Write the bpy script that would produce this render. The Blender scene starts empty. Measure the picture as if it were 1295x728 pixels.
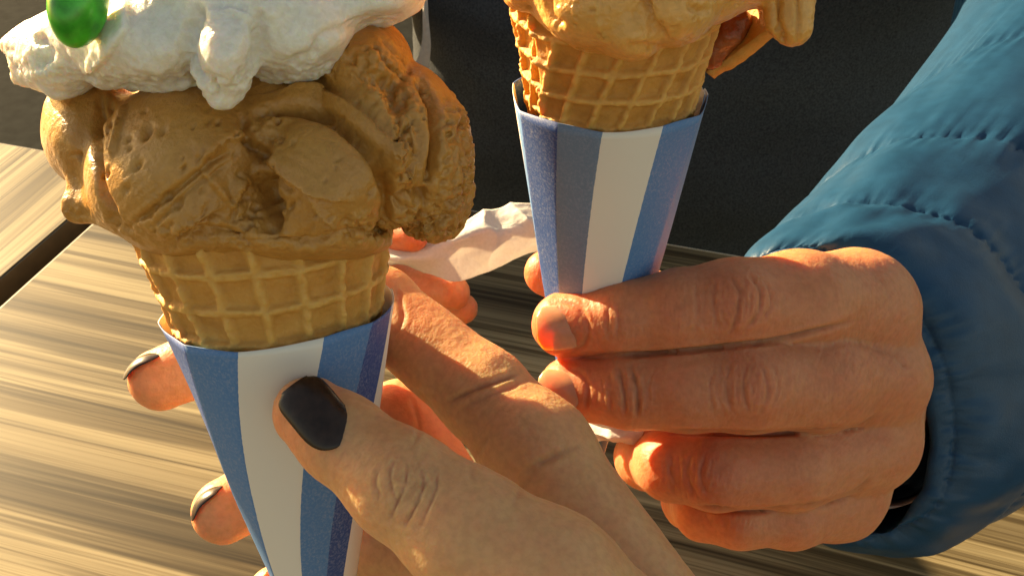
import bpy, math, random
import numpy as np
from mathutils import Matrix, Vector

# ------------------------------------------------------------------ camera, sky, sun, exposure
F, CX, CY = 1168.0, 647.5, 364.0          # focal length and centre in photograph pixels
TH = math.radians(39.5)                   # the phone looks down by this much
TZ, HC = 0.74, 0.34                       # table height, camera height above it
sc = bpy.context.scene
cam = bpy.data.cameras.new('camera')
camo = bpy.data.objects.new('camera', cam)
sc.collection.objects.link(camo)
camo.location = (0, 0, TZ + HC)
camo.rotation_euler = (math.pi / 2 - TH, 0, 0)
cam.sensor_width = 36
cam.lens = 36 * F / 1295.0
cam.clip_start, cam.clip_end = 0.01, 100
cam.dof.use_dof = True
cam.dof.focus_distance = 0.215
cam.dof.aperture_fstop = 80.0
sc.camera = camo

SUN_TO = Vector((-0.73, 0.64, 0.27)).normalized()     # direction towards the sun
world = bpy.data.worlds.new('World'); sc.world = world
world.use_nodes = True
wn = world.node_tree.nodes; wl = world.node_tree.links
bg = wn['Background']
sky = wn.new('ShaderNodeTexSky'); sky.sky_type = 'NISHITA'; sky.sun_disc = False
sky.sun_elevation = math.asin(SUN_TO.z)
sky.sun_rotation = math.atan2(SUN_TO.x, SUN_TO.y)
wl.new(sky.outputs[0], bg.inputs[0]); bg.inputs[1].default_value = 0.066
sun = bpy.data.lights.new('sun', 'SUN'); sun.energy = 5.0; sun.angle = math.radians(0.6)
sun.color = (1.0, 0.90, 0.74)
suno = bpy.data.objects.new('sun', sun); sc.collection.objects.link(suno)
suno.location = (-2, 2, 3)
suno.rotation_euler = SUN_TO.to_track_quat('Z', 'Y').to_euler()
sc.view_settings.view_transform = 'Standard'
sc.view_settings.look = 'None'
sc.view_settings.gamma = 1
sc.view_settings.use_curve_mapping = False
sc.view_settings.exposure = 1.82
sc.view_settings.use_white_balance = True
sc.view_settings.white_balance_temperature = 10800
sc.view_settings.white_balance_tint = 10
sc.render.engine = 'CYCLES'
sc.cycles.use_denoising = True
sc.cycles.max_bounces = 8
sc.cycles.sample_clamp_indirect = 6

# ------------------------------------------------------------------ geometry helpers
cth, sth = math.cos(TH), math.sin(TH)
RM = np.array([[1, 0, 0], [0, sth, -cth], [0, cth, sth]])   # columns: right, up, back
CAM = np.array([0, 0, TZ + HC])
def K(px, py, d):                 # a point seen at a pixel at a distance, metres, view axes
    return np.array([(px - CX) / F * d, -(py - CY) / F * d, -d])
def W(v): return np.asarray(v) @ RM.T + CAM
def proj(wv):
    c = (wv - CAM) @ RM
    d = -c[:, 2]
    return CX + c[:, 0] / d * F, CY - c[:, 1] / d * F, d
def ground(px, py, z=TZ):         # where the ray of a pixel meets a level
    v = RM @ np.array([(px - CX) / F, -(py - CY) / F, -1.0])
    return CAM + v * ((z - CAM[2]) / v[2])

rng = np.random.RandomState(7)
_perm = rng.permutation(512).astype(np.int64)
_grad = rng.normal(size=(512, 3)); _grad /= np.linalg.norm(_grad, axis=1)[:, None]
def perlin(p):
    i = np.floor(p).astype(np.int64); f = p - i
    u = f * f * f * (f * (f * 6 - 15) + 10)
    out = np.zeros(len(p))
    for dx in (0, 1):
        for dy in (0, 1):
            for dz in (0, 1):
                h = _perm[(_perm[(_perm[(i[:, 0] + dx) & 511] + i[:, 1] + dy) & 511] + i[:, 2] + dz) & 511]
                g = _grad[h]
                dot = g[:, 0] * (f[:, 0] - dx) + g[:, 1] * (f[:, 1] - dy) + g[:, 2] * (f[:, 2] - dz)
                w = (u[:, 0] if dx else 1 - u[:, 0]) * (u[:, 1] if dy else 1 - u[:, 1]) * (u[:, 2] if dz else 1 - u[:, 2])
                out += w * dot
    return out * 1.5
def fbm(p, scale, octv=3, gain=0.5):
    o = np.zeros(len(p)); a = 1.0; s = scale
    for k in range(octv):
        o += a * perlin(p * s + 17.3 * k); a *= gain; s *= 2.03
    return o

def smin(a, b, k):
    if k <= 0: return np.minimum(a, b)
    h = np.maximum(k - np.abs(a - b), 0) / k
    return np.minimum(a, b) - h * h * k * 0.25

class Field:
    """A sampled distance field; shapes are added in view axes, then meshed."""
    def __init__(s, pts_lo, pts_hi, h):
        s.h = h; s.lo = np.array(pts_lo, float)
        s.n = np.ceil((np.array(pts_hi) - s.lo) / h).astype(int) + 1
        s.D = np.full(s.n, 0.06, np.float32)
    def box(s, lo, hi):
        a = np.clip(np.floor((lo - s.lo) / s.h).astype(int), 0, s.n - 1)
        b = np.clip(np.ceil((hi - s.lo) / s.h).astype(int) + 1, 1, s.n)
        sl = tuple(slice(x, max(x + 1, y)) for x, y in zip(a, b))
        ax = [(s.lo[i] + s.h * np.arange(sl[i].start, sl[i].stop)).astype(np.float32) for i in range(3)]
        return sl, ax[0][:, None, None], ax[1][None, :, None], ax[2][None, None, :]
    def put(s, sl, d, k, D=None):
        T = s.D if D is None else D
        T[sl] = smin(T[sl], d, k)
    def capsule(s, a, b, ra, rb, k, D=None):
        m = max(ra, rb) + k + 3 * s.h
        sl, x, y, z = s.box(np.minimum(a, b) - m, np.maximum(a, b) + m)
        ab = b - a; L = max(float(ab @ ab), 1e-12)
        t = np.clip(((x - a[0]) * ab[0] + (y - a[1]) * ab[1] + (z - a[2]) * ab[2]) / L, 0, 1)
        d = np.sqrt((x - a[0] - t * ab[0]) ** 2 + (y - a[1] - t * ab[1]) ** 2 + (z - a[2] - t * ab[2]) ** 2) - (ra + (rb - ra) * t)
        s.put(sl, d.astype(np.float32), k, D)
    def ellipsoid(s, c, r, rot, k, D=None):
        m = max(r) + k + 3 * s.h
        sl, x, y, z = s.box(c - m, c + m)
        z = z - c[2]; x = x - c[0] - z * (c[0] / c[2]); y = y - c[1] - z * (c[1] / c[2])
        ca, sa = math.cos(rot), math.sin(rot)
        u = x * ca + y * sa; v = -x * sa + y * ca
        k0 = np.sqrt((u / r[0]) ** 2 + (v / r[1]) ** 2 + (z / r[2]) ** 2)
        k1 = np.sqrt((u / r[0] ** 2) ** 2 + (v / r[1] ** 2) ** 2 + (z / r[2] ** 2) ** 2)
        s.put(sl, (k0 * (k0 - 1) / np.maximum(k1, 1e-6)).astype(np.float32), k, D)
    def mesh(s):
        D = s.D; S = D < 0
        cnt = np.zeros(np.array(D.shape) - 1, np.int8)
        cs = [(i, j, k) for i in (0, 1) for j in (0, 1) for k in (0, 1)]
        sub = lambda A, c: A[c[0]:A.shape[0] - 1 + c[0], c[1]:A.shape[1] - 1 + c[1], c[2]:A.shape[2] - 1 + c[2]]
        for c in cs: cnt += sub(S, c)
        act = np.argwhere((cnt > 0) & (cnt < 8))
        val = np.stack([D[act[:, 0] + c[0], act[:, 1] + c[1], act[:, 2] + c[2]] for c in cs], 1)
        acc = np.zeros((len(act), 3)); num = np.zeros(len(act))
        for a in range(8):
            for b in range(a + 1, 8):
                if sum(abs(cs[a][q] - cs[b][q]) for q in range(3)) != 1: continue
                va, vb = val[:, a], val[:, b]
                m = (va < 0) != (vb < 0)
                t = np.where(m, va / np.where(m, va - vb, 1), 0)
                p = np.array(cs[a]) + t[:, None] * (np.array(cs[b]) - np.array(cs[a]))
                acc[m] += p[m]; num[m] += 1
        V = s.lo + s.h * (act + acc / num[:, None])
        idx = np.full(cnt.shape, -1, np.int32); idx[tuple(act.T)] = np.arange(len(act))
        quads = []
        for ax in range(3):
            o1, o2 = [(1, 2), (2, 0), (0, 1)][ax]
            sa = [slice(None)] * 3; sb = [slice(None)] * 3
            sa[ax] = slice(0, -1); sb[ax] = slice(1, None)
            A, B = S[tuple(sa)], S[tuple(sb)]
            e = np.argwhere(A != B)
            e = e[(e[:, o1] > 0) & (e[:, o2] > 0) & (e[:, o1] < D.shape[o1] - 1) & (e[:, o2] < D.shape[o2] - 1)]
            f = A[tuple(e.T)]
            def cell(d1, d2):
                q = e.copy(); q[:, o1] -= d1; q[:, o2] -= d2
                return idx[tuple(q.T)]
            q = np.stack([cell(1, 1), cell(0, 1), cell(0, 0), cell(1, 0)], 1)
            q[~f] = q[~f][:, ::-1]
            quads.append(q)
        return V, np.concatenate(quads)

def mk(name, V, Q, mat, parent=None, smooth=True, attrs=None, uv=None):
    """One mesh object from world-space vertices."""
    V = np.asarray(V, float)
    off = np.array(parent_origin(parent))
    me = bpy.data.meshes.new(name)
    me.from_pydata([], [], []) if False else None
    Q = [list(map(int, q)) for q in Q] if not isinstance(Q, np.ndarray) else Q
    if isinstance(Q, np.ndarray):
        n, k = Q.shape
        me.vertices.add(len(V)); me.vertices.foreach_set('co', (V - off).ravel())
        me.loops.add(n * k); me.loops.foreach_set('vertex_index', Q.ravel().astype(np.int32))
        me.polygons.add(n); me.polygons.foreach_set('loop_start', np.arange(n, dtype=np.int32) * k)
        me.update(calc_edges=True); me.validate()
    else:
        me.from_pydata((V - off).tolist(), [], Q)
    if smooth: me.polygons.foreach_set('use_smooth', np.ones(len(me.polygons), bool))
    if attrs:
        for an, av in attrs.items():
            at = me.attributes.new(an, 'FLOAT', 'POINT'); at.data.foreach_set('value', np.asarray(av, np.float32))
    me.materials.append(mat)
    me.update()
    o = bpy.data.objects.new(name, me); sc.collection.objects.link(o)
    if parent is not None: o.parent = parent
    return o
def parent_origin(p):
    v = np.zeros(3)
    while p is not None:
        v = v + np.array(p.location); p = p.parent
    return v
def thing(name, label, cat, loc):
    o = bpy.data.objects.new(name, None); sc.collection.objects.link(o)
    o.location = loc; o.empty_display_size = 0.02
    o['label'] = label; o['category'] = cat
    return o
def subdiv(V, Q, lv=1):
    """Each quad into four, then evened out."""
    for _ in range(lv):
        n = len(V)
        E = np.stack([Q, np.roll(Q, -1, 1)], -1).reshape(-1, 2).astype(np.int64); E.sort(1)
        key, inv = np.unique(E[:, 0] * n + E[:, 1], return_inverse=True)
        em = 0.5 * (V[key // n] + V[key % n]); fc = V[Q].mean(1)
        ei = n + inv.reshape(-1, 4); fi = n + len(em) + np.arange(len(Q))
        V = np.vstack([V, em, fc])
        Q = np.concatenate([np.stack([Q[:, c], ei[:, c], fi, ei[:, c - 1]], 1) for c in range(4)])
        V = relax(V, Q, 2, 0.5)
    return V, Q
def normals(V, Q):
    n = np.cross(V[Q[:, 2]] - V[Q[:, 0]], V[Q[:, 3]] - V[Q[:, 1]])
    N = np.zeros_like(V)
    for c in range(4):
        for a in range(3): N[:, a] += np.bincount(Q[:, c], n[:, a], len(V))
    return N / np.maximum(np.linalg.norm(N, axis=1), 1e-12)[:, None]
def relax(V, Q, it=1, f=0.5):
    for _ in range(it):
        S = np.zeros_like(V); c = np.bincount(Q.ravel(), minlength=len(V)).astype(float) * 2
        for i in range(4):
            for a in range(3):
                S[:, a] += np.bincount(Q[:, i], V[Q[:, (i + 1) % 4], a], len(V)) + np.bincount(Q[:, i], V[Q[:, (i + 3) % 4], a], len(V))
        V = V + f * (S / np.maximum(c, 1)[:, None] - V)
    return V

class Sculpt:
    """Knife and thumb strokes on a finished surface: strokes run over the side that faces the stroke's viewer."""
    def __init__(s, V, Q):
        s.V, s.Q = V, Q; s.refresh()
    def refresh(s):
        s.N = normals(s.V, s.Q)
        s.x, s.y, s.d = proj(s.V)
        view = CAM - s.V; view /= np.linalg.norm(view, axis=1)[:, None]
        s.face = np.clip((s.N * view).sum(1) * 2.5, 0, 1)
    def dist(s, poly):
        best = np.full(len(s.V), 1e9); sgn = np.zeros(len(s.V)); tt = np.zeros(len(s.V))
        L = 0; P = np.array(poly, float)
        seg = np.linalg.norm(np.diff(P, axis=0), axis=1); tot = seg.sum()
        for a, b, l in zip(P[:-1], P[1:], seg):
            u = (b - a) / l
            t = np.clip((s.x - a[0]) * u[0] + (s.y - a[1]) * u[1], 0, l)
            ex = s.x - a[0] - t * u[0]; ey = s.y - a[1] - t * u[1]
            e = np.hypot(ex, ey)
            m = e < best
            best[m] = e[m]; sgn[m] = (u[0] * ey - u[1] * ex)[m]; tt[m] = ((L + t) / tot)[m]
            L += l
        return best, np.sign(sgn), tt
    def stroke(s, poly, w, amp, side=0, wob=0.0, drange=None, fade=True):
        """amp in mm, negative digs; side -1/+1: a step that is steep on the line and fades over w on that side."""
        b, g, t = s.dist(smooth_poly(poly))
        if wob: b = np.abs(b + wob * perlin(np.stack([s.x, s.y, s.d * 3000], 1) / 13.0))
        if side == 0: h = np.exp(-(b / w) ** 2)
        else: h = np.where(g == side, np.exp(-(b / w) ** 1.5), np.exp(-(b / 1.3) ** 2))
        if fade: h = h * np.clip(np.minimum(t, 1 - t) * 6 + 0.15, 0, 1)
        h = h * s.face
        if drange: h = h * ((s.d > drange[0]) & (s.d < drange[1]))
        s.V = s.V + s.N * (h * amp * 0.001)[:, None]
    def mask(s, px, py, rx, ry, soft=0.4):
        q = np.hypot((s.x - px) / rx, (s.y - py) / ry)
        return np.clip((1 - q) / soft, 0, 1)
    def push(s, h):
        s.V = s.V + s.N * (h * 0.001)[:, None]
def smooth_poly(P, n=6):
    P = np.array(P, float)
    if len(P) < 3: return P
    Q = np.vstack([2 * P[0] - P[1], P, 2 * P[-1] - P[-2]])
    out = []
    for i in range(1, len(Q) - 2):
        for t in np.linspace(0, 1, n, endpoint=False):
            a, b, c, d = Q[i - 1:i + 3]
            out.append(0.5 * (2 * b + (c - a) * t + (2 * a - 5 * b + 4 * c - d) * t * t + (3 * b - a - 3 * c + d) * t ** 3))
    out.append(P[-1]); return np.array(out)

# ------------------------------------------------------------------ materials
def nmat(name):
    m = bpy.data.materials.new(name); m.use_nodes = True
    return m, m.node_tree.nodes, m.node_tree.links, m.node_tree.nodes['Principled BSDF']
def nd(n, t, **kw):
    o = n.new(t)
    for k, v in kw.items():
        if k in ('operation', 'blend_type', 'data_type', 'feature', 'attribute_name', 'interpolation', 'noise_type'): setattr(o, k, v)
        else: o.inputs[k].default_value = v
    return o
def ramp(n, stops, interp='LINEAR'):
    r = n.new('ShaderNodeValToRGB'); cr = r.color_ramp; cr.interpolation = interp
    while len(cr.elements) < len(stops): cr.elements.new(0.5)
    for e, (p, c) in zip(cr.elements, stops):
        e.position = p; e.color = (*c, 1)
    return r
def mixc(n, l, fac, a, b, mode='MIX'):
    m = n.new('ShaderNodeMix'); m.data_type = 'RGBA'; m.blend_type = mode
    for s, v in ((0, fac), (6, a), (7, b)):
        if hasattr(v, 'links'): l.new(v, m.inputs[s])
        elif s == 0: m.inputs[0].default_value = v
        else: m.inputs[s].default_value = (*v, 1)
    return m.outputs[2]
def bump(n, l, h, strength, dist, prev=None):
    b = nd(n, 'ShaderNodeBump', Strength=strength, Distance=dist)
    l.new(h, b.inputs['Height'])
    if prev is not None: l.new(prev, b.inputs['Normal'])
    return b.outputs[0]

def skin_mat(name, base, flush, dark):
    m, n, l, p = nmat(name)
    tc = n.new('ShaderNodeTexCoord')
    n1 = nd(n, 'ShaderNodeTexNoise', Scale=120.0, Detail=7.0, Roughness=0.68); l.new(tc.outputs['Object'], n1.inputs[0])
    n2 = nd(n, 'ShaderNodeTexNoise', Scale=600.0, Detail=3.0); l.new(tc.outputs['Object'], n2.inputs[0])
    r1 = ramp(n, [(0.40, (0, 0, 0)), (0.62, (1, 1, 1))]); l.new(n1.outputs[0], r1.inputs[0])
    c = mixc(n, l, r1.outputs[0], base, tuple(0.75 * a + 0.25 * b for a, b in zip(base, flush)))
    at = n.new('ShaderNodeAttribute'); at.attribute_name = 'flush'
    c = mixc(n, l, at.outputs['Fac'], c, flush)
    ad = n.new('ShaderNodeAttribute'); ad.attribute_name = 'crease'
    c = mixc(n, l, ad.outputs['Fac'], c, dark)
    r2 = ramp(n, [(0.36, (0.88, 0.86, 0.84)), (0.6, (1.0, 1.0, 1.0))]); l.new(n2.outputs[0], r2.inputs[0])
    c = mixc(n, l, 0.8, c, r2.outputs[0], 'MULTIPLY')
    l.new(c, p.inputs['Base Color'])
    p.inputs['Roughness'].default_value = 0.5
    p.inputs['Specular IOR Level'].default_value = 0.35
    p.inputs['Subsurface Weight'].default_value = 0.75
    p.inputs['Subsurface Radius'].default_value = (1.0, 0.32, 0.14)
    p.inputs['Subsurface Scale'].default_value = 0.008
    v = nd(n, 'ShaderNodeTexVoronoi', Scale=1500.0); v.feature = 'F1'
    mp = n.new('ShaderNodeMapping'); mp.inputs['Scale'].default_value = (1, 1, 0.6)
    l.new(tc.outputs['Object'], mp.inputs[0]); l.new(mp.outputs[0], v.inputs['Vector'])
    b = bump(n, l, v.outputs['Distance'], 0.22, 0.0003)
    b = bump(n, l, n2.outputs[0], 0.35, 0.0005, b)
    l.new(b, p.inputs['Normal'])
    return m
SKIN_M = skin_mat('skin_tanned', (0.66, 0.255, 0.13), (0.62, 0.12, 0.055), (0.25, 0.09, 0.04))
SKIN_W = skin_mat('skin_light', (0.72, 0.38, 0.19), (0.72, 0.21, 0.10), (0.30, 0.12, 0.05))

def ice_mat(name, c0, c1, c2, sss=0.35):
    m, n, l, p = nmat(name)
    tc = n.new('ShaderNodeTexCoord')
    n1 = nd(n, 'ShaderNodeTexNoise', Scale=55.0, Detail=5.0, Roughness=0.6); l.new(tc.outputs['Object'], n1.inputs[0])
    n2 = nd(n, 'ShaderNodeTexNoise', Scale=700.0, Detail=4.0, Roughness=0.65); l.new(tc.outputs['Object'], n2.inputs[0])
    r = ramp(n, [(0.3, c0), (0.52, c1), (0.75, c2)]); l.new(n1.outputs[0], r.inputs[0])
    r2 = ramp(n, [(0.3, (0.85, 0.83, 0.8)), (0.65, (1, 1, 1))]); l.new(n2.outputs[0], r2.inputs[0])
    l.new(mixc(n, l, 1.0, r.outputs[0], r2.outputs[0], 'MULTIPLY'), p.inputs['Base Color'])
    p.inputs['Roughness'].default_value = 0.34
    p.inputs['Subsurface Weight'].default_value = sss
    p.inputs['Subsurface Radius'].default_value = (1.0, 0.65, 0.35)
    p.inputs['Subsurface Scale'].default_value = 0.003
    v = nd(n, 'ShaderNodeTexVoronoi', Scale=420.0); l.new(tc.outputs['Object'], v.inputs['Vector'])
    rv = ramp(n, [(0.0, (0, 0, 0)), (0.32, (1, 1, 1))]); l.new(v.outputs['Distance'], rv.inputs[0])
    at = n.new('ShaderNodeAttribute'); at.attribute_name = 'porous'
    mm = nd(n, 'ShaderNodeMath', operation='MULTIPLY_ADD'); mm.inputs[1].default_value = 0.85; mm.inputs[2].default_value = 0.08
    l.new(at.outputs['Fac'], mm.inputs[0])
    b = nd(n, 'ShaderNodeBump', Distance=0.0009); l.new(mm.outputs[0], b.inputs['Strength']); l.new(rv.outputs[0], b.inputs['Height'])
    b2 = bump(n, l, n2.outputs[0], 0.55, 0.0008, b.outputs[0])
    l.new(b2, p.inputs['Normal'])
    return m
COFFEE = ice_mat('coffee_ice_cream', (0.47, 0.205, 0.052), (0.56, 0.262, 0.068), (0.62, 0.31, 0.09), 0.15)
PEACH = ice_mat('peach_ice_cream', (0.76, 0.35, 0.09), (0.85, 0.43, 0.13), (0.89, 0.48, 0.165), 0.3)
CREAM = ice_mat('whipped_cream', (0.86, 0.80, 0.70), (0.90, 0.86, 0.78), (0.92, 0.89, 0.83), 0.8)
JAM = ice_mat('fruit_sauce', (0.26, 0.05, 0.02), (0.36, 0.10, 0.035), (0.55, 0.22, 0.07))
JAM.node_tree.nodes['Principled BSDF'].inputs['Roughness'].default_value = 0.2

def waffle_mat():
    m, n, l, p = nmat('waffle')
    tc = n.new('ShaderNodeTexCoord')
    n1 = nd(n, 'ShaderNodeTexNoise', Scale=110.0, Detail=7.0, Roughness=0.7); l.new(tc.outputs['Object'], n1.inputs[0])
    at = n.new('ShaderNodeAttribute'); at.attribute_name = 'rib'
    r = ramp(n, [(0.32, (0.48, 0.19, 0.035)), (0.52, (0.62, 0.28, 0.065)), (0.7, (0.70, 0.35, 0.095))]); l.new(n1.outputs[0], r.inputs[0])
    c = mixc(n, l, at.outputs['Fac'], r.outputs[0], (0.74, 0.41, 0.12))
    l.new(c, p.inputs['Base Color']); p.inputs['Roughness'].default_value = 0.6
    p.inputs['Subsurface Weight'].default_value = 0.25
    p.inputs['Subsurface Radius'].default_value = (1, 0.5, 0.2); p.inputs['Subsurface Scale'].default_value = 0.002
    n2 = nd(n, 'ShaderNodeTexNoise', Scale=900.0, Detail=4.0, Roughness=0.7); l.new(tc.outputs['Object'], n2.inputs[0])
    l.new(bump(n, l, n2.outputs[0], 0.6, 0.0008), p.inputs['Normal'])
    return m
WAFFLE = waffle_mat()

def paper_mat(name, stops):
    """stripes printed along the paper: 'turn' is the angle round the cone, 0..1"""
    m, n, l, p = nmat(name)
    tc = n.new('ShaderNodeTexCoord')
    at = n.new('ShaderNodeAttribute'); at.attribute_name = 'turn'
    nz = nd(n, 'ShaderNodeTexNoise', Scale=900.0, Detail=2.0); l.new(tc.outputs['Object'], nz.inputs[0])
    ma = nd(n, 'ShaderNodeMath', operation='MULTIPLY_ADD'); ma.inputs[1].default_value = 0.002
    l.new(nz.outputs[0], ma.inputs[0]); l.new(at.outputs['Fac'], ma.inputs[2])
    r = ramp(n, stops, 'CONSTANT'); l.new(ma.outputs[0], r.inputs[0])
    sp = nd(n, 'ShaderNodeTexNoise', Scale=1500.0, Detail=4.0, Roughness=0.75); l.new(tc.outputs['Object'], sp.inputs[0])
    rs = ramp(n, [(0.47, (0, 0, 0)), (0.66, (1, 1, 1))]); l.new(sp.outputs[0], rs.inputs[0])
    big = nd(n, 'ShaderNodeTexNoise', Scale=120.0, Detail=3.0); l.new(tc.outputs['Object'], big.inputs[0])
    mm = nd(n, 'ShaderNodeMath', operation='MULTIPLY'); l.new(rs.outputs[0], mm.inputs[0]); l.new(big.outputs[0], mm.inputs[1])
    lum = nd(n, 'ShaderNodeRGBToBW'); l.new(r.outputs[0], lum.inputs[0])
    lm = nd(n, 'ShaderNodeMath', operation='LESS_THAN'); lm.inputs[1].default_value = 0.4; l.new(lum.outputs[0], lm.inputs[0])
    m3 = nd(n, 'ShaderNodeMath', operation='MULTIPLY'); l.new(mm.outputs[0], m3.inputs[0]); l.new(lm.outputs[0], m3.inputs[1])
    c = mixc(n, l, m3.outputs[0], r.outputs[0], (0.26, 0.32, 0.46))
    l.new(c, p.inputs['Base Color']); p.inputs['Roughness'].default_value = 0.55
    l.new(bump(n, l, sp.outputs[0], 0.15, 0.0003), p.inputs['Normal'])
    p.inputs['Transmission Weight'].default_value = 0.0
    return m
def napkin_mat():
    m, n, l, p = nmat('napkin_paper')
    tc = n.new('ShaderNodeTexCoord')
    nz = nd(n, 'ShaderNodeTexNoise', Scale=900.0, Detail=3.0); l.new(tc.outputs['Object'], nz.inputs[0])
    r = ramp(n, [(0.3, (0.72, 0.69, 0.66)), (0.7, (0.82, 0.80, 0.78))]); l.new(nz.outputs[0], r.inputs[0])
    l.new(r.outputs[0], p.inputs['Base Color']); p.inputs['Roughness'].default_value = 0.9
    l.new(bump(n, l, nz.outputs[0], 0.3, 0.0005), p.inputs['Normal'])
    tr = n.new('ShaderNodeBsdfTranslucent'); tr.inputs[0].default_value = (0.8, 0.76, 0.7, 1)
    ms = n.new('ShaderNodeMixShader'); ms.inputs[0].default_value = 0.35
    l.new(p.outputs[0], ms.inputs[1]); l.new(tr.outputs[0], ms.inputs[2])
    l.new(ms.outputs[0], n['Material Output'].inputs[0])
    return m
NAPKIN = napkin_mat()

def wood_mat(name, rot):
    m, n, l, p = nmat(name)
    tc = n.new('ShaderNodeTexCoord')
    mp = n.new('ShaderNodeMapping'); mp.inputs['Rotation'].default_value = (0, 0, -rot)
    l.new(tc.outputs['Object'], mp.inputs[0])
    wz = nd(n, 'ShaderNodeTexNoise', Scale=1.6, Detail=1.0); l.new(mp.outputs[0], wz.inputs[0])
    wp = n.new('ShaderNodeVectorMath'); wp.operation = 'MULTIPLY_ADD'
    l.new(wz.outputs['Color'], wp.inputs[0]); wp.inputs[1].default_value = (0.0, 0.03, 0.0); l.new(mp.outputs[0], wp.inputs[2])
    def streak(sx, sy, det, rough=0.55):
        s = n.new('ShaderNodeMapping'); s.inputs['Scale'].default_value = (sx, sy, 1)
        l.new(wp.outputs[0], s.inputs[0])
        t = nd(n, 'ShaderNodeTexNoise', Scale=1.0, Detail=det, Roughness=rough); l.new(s.outputs[0], t.inputs[0])
        return t.outputs[0]
    a = streak(0.9, 24, 3); b = streak(1.6, 120, 5, 0.62); c = streak(5, 700, 4, 0.65); e = streak(1.2, 70, 4, 0.6)
    r1 = ramp(n, [(0.34, (0.12, 0.092, 0.056)), (0.48, (0.26, 0.205, 0.12)), (0.64, (0.38, 0.31, 0.185))]); l.new(a, r1.inputs[0])
    r2 = ramp(n, [(0.40, (0.30, 0.27, 0.25)), (0.50, (1, 1, 1))]); l.new(b, r2.inputs[0])
    r3 = ramp(n, [(0.38, (0.62, 0.57, 0.52)), (0.56, (1.05, 1.05, 1.05))]); l.new(c, r3.inputs[0])
    r4 = ramp(n, [(0.33, (0.16, 0.14, 0.12)), (0.43, (1, 1, 1))]); l.new(e, r4.inputs[0])
    col = mixc(n, l, 0.85, r1.outputs[0], r2.outputs[0], 'MULTIPLY')
    col = mixc(n, l, 0.8, col, r3.outputs[0], 'MULTIPLY')
    col = mixc(n, l, 0.8, col, r4.outputs[0], 'MULTIPLY')
    for sx, sy, st in ((0.7, 34, 0.85), (1.1, 75, 0.7)):
        g = streak(sx, sy, 2, 0.5)
        rg_ = ramp(n, [(0.478, (1, 1, 1)), (0.497, (0.28, 0.24, 0.20)), (0.507, (0.4, 0.36, 0.32)), (0.53, (1, 1, 1))]); l.new(g, rg_.inputs[0])
        col = mixc(n, l, st, col, rg_.outputs[0], 'MULTIPLY')
    l.new(col, p.inputs['Base Color']); p.inputs['Roughness'].default_value = 0.55; p.inputs['Specular IOR Level'].default_value = 0.15
    l.new(bump(n, l, c, 0.12, 0.0004), p.inputs['Normal'])
    return m

def plain(name, col, rough=0.5, spec=0.5, noise=0.0, nscale=200.0, bmp=0.0, coat=0.0, metal=0.0):
    m, n, l, p = nmat(name)
    tc = n.new('ShaderNodeTexCoord')
    nz = nd(n, 'ShaderNodeTexNoise', Scale=nscale, Detail=4.0); l.new(tc.outputs['Object'], nz.inputs[0])
    r = ramp(n, [(0.3, tuple(c * (1 - noise) for c in col)), (0.7, tuple(min(1, c * (1 + noise)) for c in col))]); l.new(nz.outputs[0], r.inputs[0])
    l.new(r.outputs[0], p.inputs['Base Color'])
    p.inputs['Roughness'].default_value = rough; p.inputs['Specular IOR Level'].default_value = spec
    p.inputs['Coat Weight'].default_value = coat; p.inputs['Metallic'].default_value = metal
    if bmp: l.new(bump(n, l, nz.outputs[0], bmp, 0.001), p.inputs['Normal'])
    return m
POLISH = plain('dark_nail_polish', (0.028, 0.014, 0.010), 0.27, 0.4, 0.3, 500, 0.06)
NAIL = plain('bare_nail', (0.74, 0.27, 0.16), 0.26, 0.4, 0.12, 300, 0.05)
NAIL.node_tree.nodes['Principled BSDF'].inputs['Subsurface Weight'].default_value = 0.6
NAIL.node_tree.nodes['Principled BSDF'].inputs['Subsurface Scale'].default_value = 0.004
NAIL.node_tree.nodes['Principled BSDF'].inputs['Subsurface Radius'].default_value = (1, 0.3, 0.12)
CANDY = plain('green_candy_shell', (0.010, 0.42, 0.035), 0.28, 0.45, 0.4, 260, 0.06, 0.12)
SWEATER = plain('dark_sweater', (0.055, 0.062, 0.070), 0.95, 0.05, 0.35, 600, 0.5)
SHIRT = plain('pale_shirt', (0.55, 0.50, 0.44), 0.8, 0.3, 0.1, 300, 0.2)
FLOOR = plain('dark_floor', (0.020, 0.021, 0.019), 0.95, 0.03, 0.3, 30, 0.2)
METAL = plain('dark_metal', (0.04, 0.04, 0.04), 0.4, 0.5, 0.1, 60, 0, 0, 0.8)
EDGE = plain('pale_edge_band', (0.62, 0.55, 0.44), 0.4, 0.5, 0.08, 120)
EDGE_D = plain('brown_edge_band', (0.05, 0.032, 0.018), 0.5, 0.4, 0.2, 120)
def nylon():
    m = plain('blue_nylon', (0.006, 0.052, 0.112), 0.40, 0.25, 0.12, 150)
    n = m.node_tree.nodes; l = m.node_tree.links; p = n['Principled BSDF']
    tc = n.new('ShaderNodeTexCoord')
    w = nd(n, 'ShaderNodeTexNoise', Scale=60.0, Detail=4.0, Roughness=0.55); l.new(tc.outputs['Object'], w.inputs[0])
    f = nd(n, 'ShaderNodeTexNoise', Scale=1800.0, Detail=2.0); l.new(tc.outputs['Object'], f.inputs[0])
    b = bump(n, l, w.outputs[0], 0.06, 0.003); b = bump(n, l, f.outputs[0], 0.25, 0.0004, b)
    l.new(b, p.inputs['Normal'])
    p.inputs['Sheen Weight'].default_value = 0.0; p.inputs['Sheen Roughness'].default_value = 0.4
    return m
NYLON = nylon()

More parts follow.
